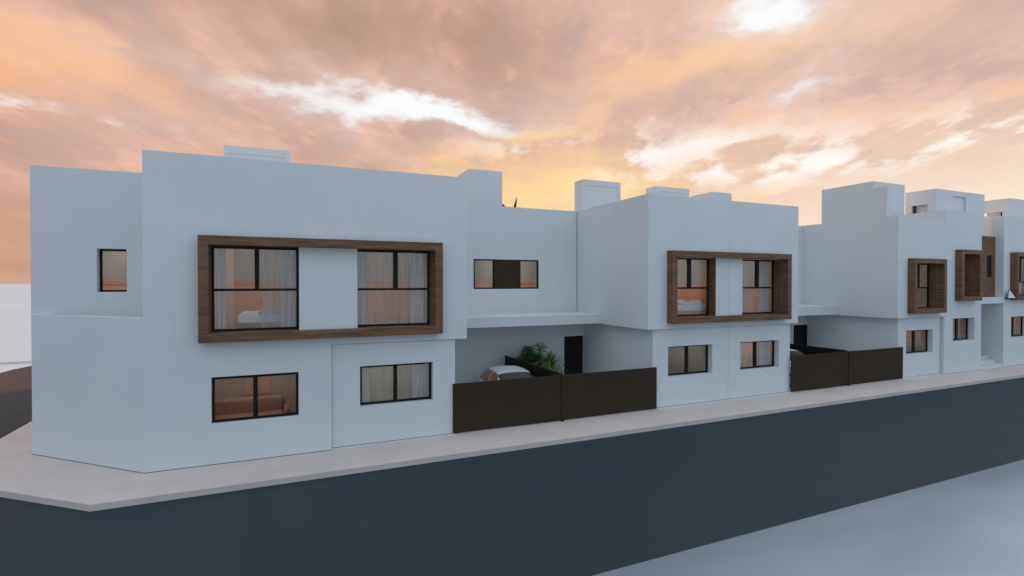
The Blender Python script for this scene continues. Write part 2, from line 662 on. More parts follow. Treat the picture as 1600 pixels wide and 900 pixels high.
def curtain(x0, x1, z0, z1, y, mat, label, amp=.05, wave=.16, seed=1):
    r = random.Random(seed)
    n = max(8, int((x1 - x0) / wave * 10))
    ph = [r.uniform(0, 6) for _ in range(4)]
    P = []
    for j in range(9):
        f = j / 8
        row = []
        for i in range(n + 1):
            x = x0 + (x1 - x0) * i / n
            a = amp * (.55 + .45 * (1 - f))
            yy = y + a * sin(2 * pi * x / wave + ph[0] + .8 * sin(x * 2.1 + ph[1])) + .3 * a * sin(2 * pi * x / wave * 1.7 + ph[2])
            row.append((x + .012 * sin(f * 3 + x * 5), yy, z1 + (z0 - z1) * f))
        P.append(row)
    o = MB().grid(P).build('curtain', mat, smooth=True)
    o['label'] = label
    o['category'] = 'curtain'
    o['group'] = 'curtains behind the windows'
    return o


def room(parent, x0, x1, y0, y1, z0, z1, upper='wall_in', lower='peach', split=4.20, rail='orange', lamp=True, added_light_x=None, lr=.22):  # lamp switches the unseen ceiling light added to brighten the room
    t = .06
    up = MB()
    zs = split if lower else z0
    up.box(x0, x1, y1, y1 + t, zs, z1).box(x0 - t, x0, y0, y1, zs, z1).box(x1, x1 + t, y0, y1, zs, z1)
    up.build('interior_wall', upper, parent)
    if lower:
        lo = MB()
        lo.box(x0, x1, y1 - .006, y1 + t, z0, zs).box(x0 - t, x0 + .006, y0, y1 - .006, z0, zs).box(x1 - .006, x1 + t, y0, y1 - .006, z0, zs)
        lo.build('lower_wall_and_reflection', lower, parent)  # peach lower tone in upper rooms paints in the horizon reflected by the glass
        ra = MB()
        ra.box(x0 + .006, x1 - .006, y1 - .03, y1 - .006, zs, zs + .11)
        ra.build('rail_and_reflection_band', rail, parent)  # orange band paints in the brighter strip of that reflected horizon
    box('ceiling', 'white', x0, x1, y0, y1, z1, z1 + t, parent)
    box('interior_floor', 'floor_in', x0, x1, y0, y1, z0 - t, z0, parent)
    if lamp:
        lx = added_light_x if added_light_x is not None else (x0 + x1) / 2
        ly = (y0 + y1) / 2
        l = MB().tube([(lx, ly, z1 - .06), (lx, ly, z1 - .001)], lr, 10).build('added_ceiling_light', 'lamp', parent)  # unseen glowing disc added to brighten the room behind the glass


def roof_box(parent, x0, x1, y0, y1, z0, z1, inset=True):
    m = MB()
    if inset:
        b = .15
        m.holed(x0, x1, z0, z1, y0, y0 + .022, [(x0 + b, x1 - b, z0 + .2, z1 - .22)])
        m.box(x0, x1, y0 + .022, y1, z0, z1)
    else:
        m.box(x0, x1, y0, y1, z0, z1)
    return m.build('roof_housing', 'plaster', parent)


# ------------------------------------------------------------------ corner house
H1 = thing('corner_house', 'white corner house with chamfered ground floor and long walnut window surround', 'house', (0.5, 13.93, 0))
OP1 = [(-1.485, .44), (1.84, 3.835)]
WZ0, WZ1 = 3.09, 5.14
holes = [(a, c, WZ0, WZ1) for a, c in OP1] + [(-1.465, .425, .97, 2.05), (1.198, 99, -1, 2.69)]
MB().holed(-2.78, 4.82, 0, TOP, FY, FY + .32, holes).build('wall', 'plaster', H1)
MB().holed(1.198, 4.50, .022, 2.69, 14.02, 14.27, [(1.91, 3.864, 1.02, 2.075)]).build('wall', 'plaster', H1, label='recessed ground floor wall right of the vertical step')
box('plinth', 'white', 1.20, 4.50, 13.945, 14.30, 0.001, .022, H1)
box('base_shade_strip', 'joint', 1.21, 4.50, 14.017, 14.03, .0225, .036, H1)  # dark strip paints in the contact shade at the wall foot
MB().prism([(-2.78, 13.93), (-2.78, 14.28), (-5.37, 16.735), (-5.62, 16.62)], 0, 3.47).build('wall', 'plaster', H1, label='chamfered corner wall ending in a low terrace parapet')
MB().holed(-5.615, -2.781, 3.0, 7.17, 16.60, 16.88, [(-4.296, -3.665, 4.02, 5.15)]).build('wall', 'plaster', H1)
box('side_wall', 'plaster', -2.78, -2.48, FY + .32, 24, 0, TOP, H1)
box('side_wall', 'plaster', 4.52, 4.82, FY + .32, MY, 2.69, TOP, H1)
box('lower_side_wall', 'plaster', 4.24, 4.50, 14.27, MY, 0, 2.69, H1)
MB().box(-5.618, -5.35, 16.90, 24, 0, 7.165).box(-5.35, 4.82, 23.7, 24, 0, 7.16).box(-5.612, -5.4, 24, 31.6, 0, 2.4).build('back_wall', 'plaster', H1)
MB().box(-2.48, 4.52, FY + .32, 23.7, 6.15, 6.4).box(-5.35, -2.78, 16.88, 23.7, 6.15, 6.4).build('roof', 'plaster', H1)
MB().box(-2.48, 4.52, FY + .32, 23.7, 2.69, 2.93).prism([(-2.79, 14.3), (-2.79, 23.7), (-5.35, 23.7), (-5.35, 16.74)], 2.6, 2.93).build('floor_slab', 'plaster', H1)
box('link_wall', 'plaster', 4.82, 6.655, MY, MY + .3, 0, 7.20, H1)
MB().holed(6.655, 7.94, 0, 7.20, MY, MY + .3, [(6.655, 7.94, 4.03, 5.165)]).build('link_wall', 'plaster', H1)
MB().box(4.82, 7.94, MY + .3, 23.7, 6.15, 6.4).box(4.82, 7.94, 23.7, 24, 0, 7.2).build('link_roof', 'plaster', H1)
MB().box(6.49, 7.82, MY, 19.83, 7.20, 8.53).build('roof_tower', 'plaster', H1)
roof_box(H1, -1.56, .316, 18.33, 19.0, 6.4, 8.52)
box('canopy', 'plaster', 4.83, 11.165, 16.58, MY - .002, 2.735, 3.09, H1, .008)
surround(H1, -1.69, 4.04, 2.885, 5.345, .205, OP1)
window(H1, OP1[0][0], OP1[0][1], WZ0, WZ1, 14.265, [(-.51, .10)], 4.09)
window(H1, OP1[1][0], OP1[1][1], WZ0, WZ1, 14.265, [(2.89, .12)], 4.09)
window(H1, -1.455, .415, .98, 2.04, 13.985, [(-.54, .10)], None)
window(H1, 1.92, 3.855, 1.03, 2.065, 14.17, [(2.86, .10)], None)
window(H1, -4.29, -3.67, 4.025, 5.145, 16.82, [], None, w=.05)
window(H1, 6.66, 7.50, 4.035, 5.16, MY + .02, [], None, w=.05)
box('blank_panel', 'bronze', 7.50, 8.56, MY + .01, MY + .09, 4.032, 5.163, H1)
room(H1, -2.47, 1.10, 14.33, 18.0, 2.94, 6.0)
room(H1, 1.18, 4.50, 14.33, 18.0, 2.94, 6.0)
room(H1, -2.46, 1.10, 14.27, 18.4, .03, 2.6, 'brown_in', None, lr=.26)
room(H1, 1.20, 4.22, 14.33, 18.0, .03, 2.6, 'wall_in', None)
room(H1, -5.30, -2.85, 16.90, 19.5, 2.94, 6.0)
room(H1, 5.0, 7.92, 18.78, 21.5, 2.94, 6.0)
box('door_opening', 'cream', -1.95, -1.28, 17.93, 17.985, 2.94, 5.75, H1, label='pale interior doorway seen through the upper left window')

MB().prism([(-2.78, 13.926), (1.196, 13.926), (1.196, 13.95), (-2.78, 13.95)], .001, .016).build('base_shade_strip', 'joint', H1)
MB().prism([(-2.782, 13.926), (-2.70, 13.95), (-5.60, 16.66), (-5.623, 16.616)], .001, .016).build('base_shade_strip', 'joint', H1)

box('recess_shade_strip', 'joint', 1.1995, 1.212, 14.014, 14.03, .037, 2.675, H1)  # dark strips paint in the shade line along the recess and overhang
box('recess_shade_strip', 'joint', 1.1995, 4.49, 14.014, 14.03, 2.675, 2.689, H1)

# ------------------------------------------------------------------ second house
H2 = thing('terraced_house', 'white terraced house left of the hairline wall joint, with bed behind its upper window', 'house', (13, 14, 0))
O2, O3 = (12.155, 14.146), (15.433, 17.46)
JX = 14.80
MB().holed(11.17, JX - .006, 2.70, 5.78, FY, FY + .32, [(*O2, WZ0, WZ1)]).box(11.17, JX, FY, FY + .32, 5.78, TOP).build('wall', 'plaster', H2)
MB().holed(11.487, JX + .10, .022, 2.70, GY, GY + .3, [(12.14, 14.143, 1.03, 2.07)]).build('wall', 'plaster', H2)
box('plinth', 'white', 11.49, JX + .10, FY + .01, GY + .2, 0.001, .022, H2)
MB().box(11.17, 11.47, FY + .32, MY + .5, 2.70, TOP).build('side_wall', 'plaster', H2)
box('lower_side_wall', 'plaster', 11.487, 11.75, GY + .3, MY + .3, 0, 2.70, H2)
MB().box(11.47, JX, FY + .32, 24, 2.70, 2.93).build('floor_slab', 'plaster', H2)
MB().box(7.94, JX, MY + .5, 23.7, 6.15, 6.4).box(11.47, JX, FY + .32, MY + .5, 6.15, 6.4).build('roof', 'plaster', H2)
MB().box(7.94, JX, 23.7, 24, 0, 7.2).build('back_wall', 'plaster', H2)
MB().holed(7.94, 11.14, 0, 7.20, MY, MY + .3, [(7.94, 9.40, 4.03, 5.165), (10.56, 11.48, -1, 2.085)]).build('link_wall', 'plaster', H2)
box('link_wall', 'plaster', 11.145, 11.487, MY + .002, MY + .3, 2.085, 2.72, H2)
d = box('door', 'door', 10.57, 11.47, MY + .06, MY + .12, .02, 2.075, H2)
MB().box(10.57, 11.48, MY + .2, MY + .3, .0, 2.08).build('door_frame', 'black', H2)
MB().tube([(10.68, MY + .03, .95), (10.68, MY + .03, 1.2)], .015, 8).build('door_handle', 'black', d)
window(H2, 8.56, 9.39, 4.035, 5.16, MY + .02, [], None, w=.05)
roof_box(H2, 11.38, 13.25, 18.35, 19.02, 6.4, 8.52)
box('base_shade_strip', 'joint', 11.49, 14.9, GY - .003, GY + .01, .0225, .0225 + .014, H2)
box('recess_shade_strip', 'joint', 11.49, 14.89, GY - .004, GY + .01, 2.68, 2.699, H2)
surround(H2, 11.955, 17.66, 2.89, 5.345, .2, [O2, O3])
window(H2, *O2, WZ0, WZ1, 14.265, [(13.25, .15)], 4.08)
window(H2, 12.15, 14.135, 1.035, 2.065, 14.28, [(13.15, .12)], None)
room(H2, 11.50, JX - .1, 14.33, 18.0, 2.94, 6.0)
room(H2, 11.76, JX - .1, 14.39, 18.0, .03, 2.6, 'wall_in', None, lr=.15)
room(H2, 8.0, 11.1, 18.78, 21.5, 2.94, 6.0)

# ------------------------------------------------------------------ third house
H3 = thing('terraced_house', 'white terraced house right of the hairline wall joint, pale drapes in its windows', 'house', (16.5, 14, 0))
MB().holed(JX + .006, 18.385, 2.70, 5.78, FY, FY + .32, [(*O3, WZ0, WZ1)]).box(JX, 18.385, FY, FY + .32, 5.78, TOP).build('wall', 'plaster', H3)
MB().holed(JX + .112, 18.13, .022, 2.70, GY, GY + .3, [(15.51, 17.53, 1.03, 2.07)]).build('wall', 'plaster', H3)
box('plinth', 'white', JX + .112, 18.13, FY + .01, GY + .2, 0.001, .022, H3)
MB().box(18.085, 18.385, FY + .32, MY + .3, 2.70, TOP).build('side_wall', 'plaster', H3)
box('lower_side_wall', 'plaster', 17.87, 18.13, GY + .3, MY, 0, 2.70, H3)
MB().box(JX, 18.085, FY + .32, 24, 2.70, 2.93).build('floor_slab', 'plaster', H3)
MB().box(JX, 21.5, MY + .3, 23.7, 6.15, 6.4).box(JX, 18.085, FY + .32, MY + .3, 6.15, 6.4).build('roof', 'plaster', H3)
box('back_wall', 'plaster', JX, 21.5, 23.7, 24, 0, 7.2, H3)
box('link_wall', 'plaster', 18.385, 21.5, MY, MY + .3, 0, 7.20, H3)
MB().box(18.48, 19.72, MY, 19.84, 7.20, 8.53).build('roof_tower', 'plaster', H3)
roof_box(H3, 15.1, 17.0, 18.34, 19.02, 6.4, 8.52)
box('canopy', 'plaster', 18.39, 24.715, 16.59, MY - .002, 2.735, 3.165, H3, .008)
box('base_shade_strip', 'joint', 14.912, 18.13, GY - .003, GY + .01, .0225, .0225 + .014, H3)
box('recess_shade_strip', 'joint', 14.915, 18.12, GY - .004, GY + .01, 2.68, 2.699, H3)
window(H3, *O3, WZ0, WZ1, 14.265, [(16.58, .16)], 4.08)
window(H3, 15.52, 17.52, 1.035, 2.065, 14.28, [(16.5, .12)], None)
room(H3, JX + .1, 18.05, 14.33, 18.0, 2.94, 6.0)
room(H3, JX + .12, 17.86, 14.39, 18.0, .03, 2.6, 'peach', 'wall_in', 1.45, 'orange')

# ------------------------------------------------------------------ fourth house
H4 = thing('terraced_house', 'white house with a blank flank wall towards the second forecourt and a tall roof tower', 'house', (26.5, 14, 0))
O4 = (25.63, 27.70)
MB().holed(24.72, 28.29, 2.70, 7.20, FY, FY + .32, [(*O4, 3.09, 5.17)]).build('wall', 'plaster', H4)
MB().holed(25.045, 28.255, .022, 2.70, GY, GY + .3, [(25.62, 27.673, 1.05, 2.12)]).build('wall', 'plaster', H4)
box('plinth', 'white', 25.05, 28.255, FY + .01, GY + .2, 0.001, .022, H4)
MB().box(24.72, 25.0, FY + .32, MY + .3, 2.70, 7.20).build('side_wall', 'plaster', H4)
box('lower_side_wall', 'plaster', 25.045, 25.3, GY + .3, MY, 0, 2.70, H4)
MB().box(25.0, 28.29, FY + .32, 24, 2.70, 2.93).build('floor_slab', 'plaster', H4)
MB().box(25.0, 28.29, FY + .32, 23.7, 6.15, 6.4).box(21.5, 25.0, MY + .3, 23.7, 6.15, 6.4).build('roof', 'plaster', H4)
box('back_wall', 'plaster', 21.5, 28.29, 23.7, 24, 0, 7.2, H4)
MB().holed(21.5, 24.71, 0, 7.20, MY, MY + .3, [(24.03, 24.95, -1, 2.1)]).build('link_wall', 'plaster', H4)
box('link_wall', 'plaster', 24.715, 25.045, MY + .002, MY + .3, 2.1, 2.72, H4)
d = box('door', 'door', 24.03, 24.96, MY + .06, MY + .14, .02, 2.1, H4)
MB().tube([(24.14, MY + .03, .95), (24.14, MY + .03, 1.2)], .015, 8).build('door_handle', 'black', d)
m = MB()
m.box(24.722, 27.05, 14.97, 17.46, 7.20, 8.90)
m.build('roof_tower', 'plaster', H4)
box('flank_parapet', 'plaster', 24.722, 24.92, 14.39, 14.968, 7.20, 8.60, H4)
MB().box(25.5, 26.35, 14.945, 14.968, 6.5, 8.55).build('roof_door', 'white', H4)
box('base_shade_strip', 'joint', 25.05, 28.25, GY - .003, GY + .01, .0225, .0225 + .014, H4)
box('recess_shade_strip', 'joint', 25.05, 28.24, GY - .004, GY + .01, 2.68, 2.699, H4)
surround(H4, 25.43, 27.90, 2.905, 5.345, .2, [O4])
window(H4, O4[0], O4[1], 3.09, 5.16, 14.265, [(26.9, .1)], 4.04)
window(H4, 25.63, 27.663, 1.055, 2.115, 14.29, [(26.6, .15)], None)
room(H4, 25.05, 28.2, 14.33, 18.0, 2.94, 6.0, 'wall_in', None)
room(H4, 25.35, 28.2, 14.39, 18.0, .03, 2.6, 'terracotta', 'wall_in', 1.5, 'terracotta', lr=.17)

# ------------------------------------------------------------------ fifth house (raised by half a metre)
R5 = .45
H5 = thing('stepped_house', 'white house set half a metre higher, narrow walnut surround beside the stair recess', 'house', (30, 14, 0))
O5 = (29.34, 30.68)
MB().holed(28.30, 31.43, 0, 7.65, FY, FY + .34, [(*O5, 3.62, 5.63), (28.99, 30.86, 1.49, 2.58)]).build('wall', 'plaster', H5)
box('side_wall', 'plaster', 28.30, 28.60, FY + .34, 24, 0, 7.65, H5)
box('side_wall', 'plaster', 31.13, 31.43, FY + .34, 18.0, 0, 7.65, H5)
MB().box(28.6, 33.5, FY + .9, 23.7, 6.6, 6.85).box(28.6, 31.13, FY + .34, FY + .9, 6.6, 6.85).build('roof', 'plaster', H5)
box('back_wall', 'plaster', 28.6, 33.5, 23.7, 24, 0, 7.64, H5)
m = MB()
m.holed(28.302, 32.52, 6.85, 8.72, 14.315, 14.40, [(29.733, 30.852, 7.3, 8.47)]).box(28.302, 32.52, 14.40, 14.66, 7.66, 8.72)
m.box(28.55, 32.52, 14.66, 15.63, 6.86, 8.72)
m.box(28.302, 28.55, 14.66, 15.63, 8.03, 8.72).box(28.302, 28.55, 15.35, 15.63, 7.66, 8.03)
m.build('roof_tower', 'plaster', H5)
MB().box(28.40, 28.46, 15.25, 15.31, 7.66, 8.02).build('tower_window', 'black', H5)
box('base_shade_strip', 'joint', 28.3, 31.43, FY - .003, FY + .01, .001, .001 + .014, H5)
surround(H5, 29.14, 30.88, 3.42, 5.83, .2, [O5])
window(H5, O5[0], O5[1], 3.62, 5.63, 14.265, [(29.9, .12)], 4.5)
window(H5, 29.0, 30.85, 1.5, 2.57, 14.20, [(29.9, .15)], None)
room(H5, 28.65, 31.1, 14.33, 17.8, 3.4, 6.4, 'brown_in', None)
room(H5, 28.65, 31.1, 14.35, 17.8, .48, 3.1, 'terracotta', 'wall_in', 1.7, 'terracotta', lr=.15)
box('entrance_slab', 'plaster', 31.432, 33.498, FY + .002, 16.0, 3.235, 3.55, H5)
m = MB().holed(31.434, 33.498, 3.552, 6.63, 14.28, 14.36, [(32.706, 33.206, 4.56, 5.66)])
m.build('timber_screen', 'wood', H5)
MB().box(32.706, 33.206, 14.33, 14.355, 4.56, 5.66).build('slot_window', 'black', H5)
box('stair_hall_wall', 'peach_ext', 31.434, 33.498, 14.40, 14.66, 3.6, 7.655, H5)
for i in range(3):
    box('step', 'plaster', 31.432, 33.498, FY + .03 + .30 * i, 18, .17 * i if i else .001, .17 * (i + 1), H5)
box('entrance_back_wall', 'plaster', 31.43, 33.5, 16.6, 16.8, .5, 3.3, H5)

# ------------------------------------------------------------------ sixth house (runs out of the frame)
H6 = thing('end_house', 'white house cut by the right picture edge, blue bedding behind its walnut framed window', 'house', (38, 14, 0))
O6 = (34.31, 37.8)
MB().holed(33.50, 46, 0, 7.67, FY, FY + .34, [(*O6, 3.6, 5.63), (34.255, 36.1, 1.45, 2.53)]).build('wall', 'plaster', H6)
MB().box(33.50, 33.80, FY + .34, 14.37, 0, 7.67).box(33.50, 33.80, 14.37, 24, 0, 7.66).build('side_wall', 'plaster', H6)
MB().box(33.8, 46, FY + .34, 23.7, 6.6, 6.85).build('roof', 'plaster', H6)
MB().box(33.8, 46, 23.7, 24, 0, 7.64).box(45.7, 46, FY + .34, 23.7, 0, 7.65).build('back_wall', 'plaster', H6)
m = MB()
m.box(34.95, 39.2, 14.31, 14.62, 6.86, 8.71).box(35.2, 39.2, 14.62, 15.39, 6.86, 8.71)
m.box(34.95, 35.2, 14.62, 15.39, 8.03, 8.71).box(34.95, 35.2, 14.62, 15.39, 6.86, 7.66)
m.build('roof_tower', 'plaster', H6)
MB().box(34.99, 35.1, 14.66, 14.7, 7.66, 8.02).build('tower_window', 'black', H6)
box('base_shade_strip', 'joint', 33.5, 46, FY - .003, FY + .01, .001, .001 + .014, H6)
surround(H6, 34.11, 38.0, 3.40, 5.82, .2, [O6])
window(H6, O6[0], O6[1], 3.6, 5.62, 14.265, [(36, .12)], 4.3)
window(H6, 34.265, 36.09, 1.46, 2.52, 14.20, [(35.1, .15)], None)
room(H6, 33.85, 38.5, 14.33, 17.8, 3.4, 6.4, 'white', None)
room(H6, 33.85, 38.5, 14.35, 17.8, .48, 3.1, 'peach', 'wall_in', 1.7, 'orange')

# ------------------------------------------------------------------ forecourt gates and dividers
def gate(x0, x1, label, post=True):
    g = thing('metal_gate', label, 'gate', ((x0 + x1) / 2, 13.98, 0), 'dark metal gates along the pavement')
    box('gate_panel', 'bronze', x0, x1, 13.96, 14.01, .035, 1.425, g, .006)
    if post:
        box('gate_post', 'bronze', x1 + .008, x1 + .085, 13.93, 14.02, 0, 1.44, g, .006)
    return g


gate(4.43, 7.89, 'dark bronze gate panel beside the corner house, in front of the white car')
gate(7.99, 11.56, 'dark bronze gate panel in front of the leafy plants and the dark door', False)
gate(18.09, 21.46, 'dark bronze gate panel hiding the second car, right of the middle houses')
gate(21.56, 25.19, 'dark bronze gate panel ending at the house with the blank flank', False)


def divider(x, label):
    g = thing('dividing_fence', label, 'fence', (x, 16, 0), 'dark fences dividing the forecourts')
    box('fence_panel', 'black', x - .02, x + .02, 14.05, MY - .02, .03, 1.44, g, .004)
    box('fence_rail', 'bronze', x - .03, x + .03, 14.05, MY - .02, 1.44, 1.465, g, .004)


divider(7.94, 'dark fence running back between the white car and the leafy plants')
divider(21.51, 'dark fence running back beside the second, mostly hidden car')

# ------------------------------------------------------------------ cars
def catmull(P, t):
    n = len(P) - 1
    f = min(max(t, 0), n - 1e-6)
    i = int(f)
    u = f - i
    a, b, c, d = P[max(i - 1, 0)], P[i], P[i + 1], P[min(i + 2, n)]
    return tuple(.5 * (2 * b[k] + (c[k] - a[k]) * u + (2 * a[k] - 5 * b[k] + 4 * c[k] - d[k]) * u * u + (3 * b[k] - a[k] - 3 * c[k] + d[k]) * u ** 3) for k in range(len(b)))


# stations from nose (s=0) to tail: (y, half width, half roof width, belt z, top z, bottom z)
ST = [(0.00, .52, .40, .50, .56, .30), (.10, .68, .58, .62, .68, .22), (.35, .77, .66, .74, .80, .19), (.62, .80, .66, .83, .88, .19),
      (.80, .81, .64, .87, .96, .19), (1.02, .815, .59, .89, 1.16, .19), (1.28, .82, .555, .90, 1.335, .19), (1.60, .82, .555, .91, 1.385, .19),
      (2.10, .82, .55, .92, 1.395, .19), (2.60, .81, .535, .94, 1.36, .19), (2.95, .80, .52, .95, 1.24, .20), (3.22, .78, .56, .93, 1.02, .22),
      (3.42, .72, .56, .80, .86, .26), (3.52, .60, .45, .55, .60, .34)]


def section(st):
    y, w, wr, zb, zt, z0 = st
    half = [(0, z0), (w * .80, z0), (w * .96, z0 + .07), (w, z0 + (zb - z0) * .45), (w * .985, zb - .05), (w * .95, zb),
            (w * .95 + (wr - w * .95) * .5, zb + (zt - zb) * .55), (wr, zt - (zt - zb) * .13), (wr * .86, zt - (zt - zb) * .03), (wr * .45, zt + .012), (0, zt + .016)]
    return [(-x, y, z) for x, z in half] + [(x, y, z) for x, z in reversed(half[:-1])]


SEC = [section(s) for s in ST]


def surf(u, v):
    rows = [catmull(SEC[i], v) for i in range(len(SEC))]
    return catmull(rows, u)


def patch(u0, u1, v0, v1, nu, nv, off, shape=None):
    P = []
    for i in range(nu + 1):
        row = []
        for j in range(nv + 1):
            u = u0 + (u1 - u0) * i / nu
            v = v0 + (v1 - v0) * j / nv
            if shape:
                u, v = shape(i / nu, j / nv)
            p = surf(u, v)
            a, b = surf(u + .02, v), surf(u, v + .02)
            A = [a[k] - p[k] for k in range(3)]
            B = [b[k] - p[k] for k in range(3)]
            n = [A[1] * B[2] - A[2] * B[1], A[2] * B[0] - A[0] * B[2], A[0] * B[1] - A[1] * B[0]]
            L = sqrt(sum(c * c for c in n)) or 1
            c = (0, 1.8, .6)
            sg = 1 if sum(n[k] * (p[k] - c[k]) for k in range(3)) > 0 else -1
            row.append(tuple(p[k] + sg * off * n[k] / L for k in range(3)))
        P.append(row)
    return MB().grid(P)


def make_car(label, loc, rz):
    car = thing('parked_car', label, 'car', (0, 0, 0), 'small cars parked in the forecourts')
    P = [[surf(i * (len(SEC) - 1) / 52, j * 20 / 40) for j in range(41)] for i in range(53)]
    m = MB().grid(P)
    m.build('body', 'paint', car, smooth=True)
    # windscreen, rear window, side windows sit a few millimetres proud of the shell
    patch(4.35, 6.05, 6.9, 13.1, 8, 12, .006).build('windscreen', 'car_glass', car, smooth=True)
    patch(9.25, 10.75, 6.9, 13.1, 6, 10, .006).build('rear_window', 'car_glass', car, smooth=True)
    for sgn in (0, 1):
        def vv(a, b):
            return (a, b) if not sgn else (20 - a, 20 - b)
        lo, hi = vv(5.15, 6.95)

        def front(i, j):
            v = lo + (hi - lo) * j
            u0 = 4.9 + 1.15 * j
            return (u0 + (7.45 - u0) * i, v)

        def rear(i, j):
            v = lo + (hi - lo) * j
            u1 = 9.6 - .75 * j ** 2
            return (7.62 + (u1 - 7.62) * i, v)
        patch(0, 0, 0, 0, 8, 6, .006, front).build('side_window', 'amber_light_glass', car, smooth=True)
        patch(0, 0, 0, 0, 8, 6, .006, rear).build('side_window', 'amber_light_glass', car, smooth=True)
        sx = -1 if not sgn else 1
        patch(.75, 1.7, *vv(4.1, 5.6), 5, 5, .008).build('headlight', 'lampglass', car, smooth=True)
        patch(11.5, 12.4, *vv(4.0, 5.4), 5, 5, .008).build('tail_light', 'red', car, smooth=True)
        mm = MB().tube([(sx * .80, .98, .93), (sx * .90, .97, .95), (sx * .97, .96, .96)], [.03, .06, .05], 10)
        mm.build('mirror', 'paint', car, smooth=True)
        for wy in (.68, 2.88):
            ty = MB()
            R, r0, hw = .29, .19, .09
            prof = [(r0, -hw), (R - .03, -hw), (R, -hw + .03), (R, hw - .03), (R - .03, hw), (r0, hw)]
            G = [[(sx * .72 + x, wy + r * cos(a), R + r * sin(a)) for r, x in prof] for a in [2 * pi * k / 28 for k in range(29)]]
            wh = ty.grid(G).build('wheel', 'rubber', car, smooth=True)
            rm = MB().tube([(sx * .66, wy, R), (sx * .80, wy, R)], r0 + .002, 24)
            rm.build('rim', 'alloy', wh)
    MB().tube([(0, 2.35, 1.40), (0, 2.52, 1.60)], .006, 6).build('aerial', 'black', car)
    MB().box(-.22, .22, -.005, .02, .36, .46).build('number_plate', 'white', car)
    car.location = loc
    car.rotation_euler = (0, 0, rz)
    return car


make_car('small silver white hatchback parked nose-out behind the gate beside the corner house', (6.88, 14.10, 0), radians(-4.5))
c2 = make_car('pale hatchback almost hidden behind the gate right of the middle houses', (19.85, 14.12, 0), radians(-3))

# ------------------------------------------------------------------ planting
rnd = random.Random(5)


def blade(L, w, bend, n=7):
    """long narrow channelled leaf from the origin along +X that droops"""
    P = []
    for i in range(n + 1):
        f = i / n
        a = bend * f * f
        x, z = L * (f - .22 * bend * f ** 3), L * (.0 - .45 * a * f)
        ww = w * (.55 + .9 * f - 1.45 * f ** 2.2) if f < 1 else .0
        ww = max(ww, .002)
        P.append([(x, -ww, z + ww * .5), (x, 0, z), (x, ww, z + ww * .5)])
    return MB().grid(P)


def yucca(loc, h, R, n, label, mat='leafB', w=.028, trunk=True):
    t = thing('potted_yucca' if trunk else 'rooftop_agave', label, 'plant', loc)
    if trunk:
        MB().tube([(0, 0, .0), (0, 0, .30)], [.16, .21], 16).build('planter', 'pot', t).location = (0, 0, 0)
        for q in t.children:
            q.matrix_parent_inverse.identity()
        k = MB().tube([(0, 0, .25), (.02, 0, h * .5), (0, .01, h)], [.05, .04, .035], 8).build('trunk', 'bark', t)
        k.matrix_parent_inverse.identity()
    meshes = []
    for k in range(6):
        o = blade(R * (.8 + .08 * k), w, .5 + .3 * k).build('leaf', mat, t, smooth=True)
        o.matrix_parent_inverse.identity()
        meshes.append(o)
    for i in range(n):
        pitch = radians(rnd.uniform(-28, 82))
        k = 5 - int(min(5, max(0, (math.degrees(pitch) + 28) / 19)))
        o = meshes[k] if i == k else meshes[k].copy()
        if o.name not in col.objects:
            col.objects.link(o)
        o.parent = t
        o.rotation_euler = (rnd.uniform(-.3, .3), -pitch, i * 2.39996 + rnd.uniform(-.2, .2))
        o.location = (rnd.uniform(-.02, .02), rnd.uniform(-.02, .02), h + rnd.uniform(-.12, .06))
        s_ = rnd.uniform(.8, 1.15)
        o.scale = (s_, 1, s_)
    return t


yucca((9.17, 17.1, 0), 1.25, .84, 180, 'spiky yucca with long narrow leaves beside the dark door')


def leaf_cloud(n, centers, r, rs, size):
    m = MB()
    for i in range(n):
        c = centers[rs.randrange(len(centers))]
        th, ph, q = rs.uniform(0, 2 * pi), math.acos(rs.uniform(-1, 1)), rs.random() ** .45 * r
        p = [c[0] + q * sin(ph) * cos(th), c[1] + q * sin(ph) * sin(th), c[2] + q * cos(ph) * .9]
        a, b = rs.uniform(0, 2 * pi), rs.uniform(-.9, .5)
        d = (cos(a) * cos(b), sin(a) * cos(b), sin(b))
        e = (-sin(a), cos(a), rs.uniform(-.5, .5))
        L, W = size * rs.uniform(.7, 1.3), size * .3
        m.add([p, [p[k] + d[k] * L * .5 + e[k] * W for k in range(3)], [p[k] + d[k] * L for k in range(3)], [p[k] + d[k] * L * .5 - e[k] * W for k in range(3)]], [(0, 1, 2), (0, 2, 3)])
    return m


def shrub(loc, label):
    t = thing('leafy_shrub', label, 'shrub', (0, 0, 0))
    rs = random.Random(11)
    st, cs = MB(), []
    for k in range(15):
        a, l = k * 2.4, rs.uniform(.10, .42)
        top = (l * cos(a), l * sin(a) * .7, rs.uniform(1.0, 1.85))
        st.tube([(0, 0, 0), (top[0] * .35, top[1] * .35, top[2] * .5), top], [.02, .014, .005], 6)
        cs.append(top)
        cs.append((top[0] * .8, top[1] * .8, top[2] * .72))
    st.build('stem', 'bark', t)
    leaf_cloud(4200, cs, .23, rs, .105).build('foliage', 'leafA', t, kind='stuff')
    t.location = loc


shrub((8.68, 17.55, 0), 'dark green bushy shrub behind the dividing fence, left of the yucca')

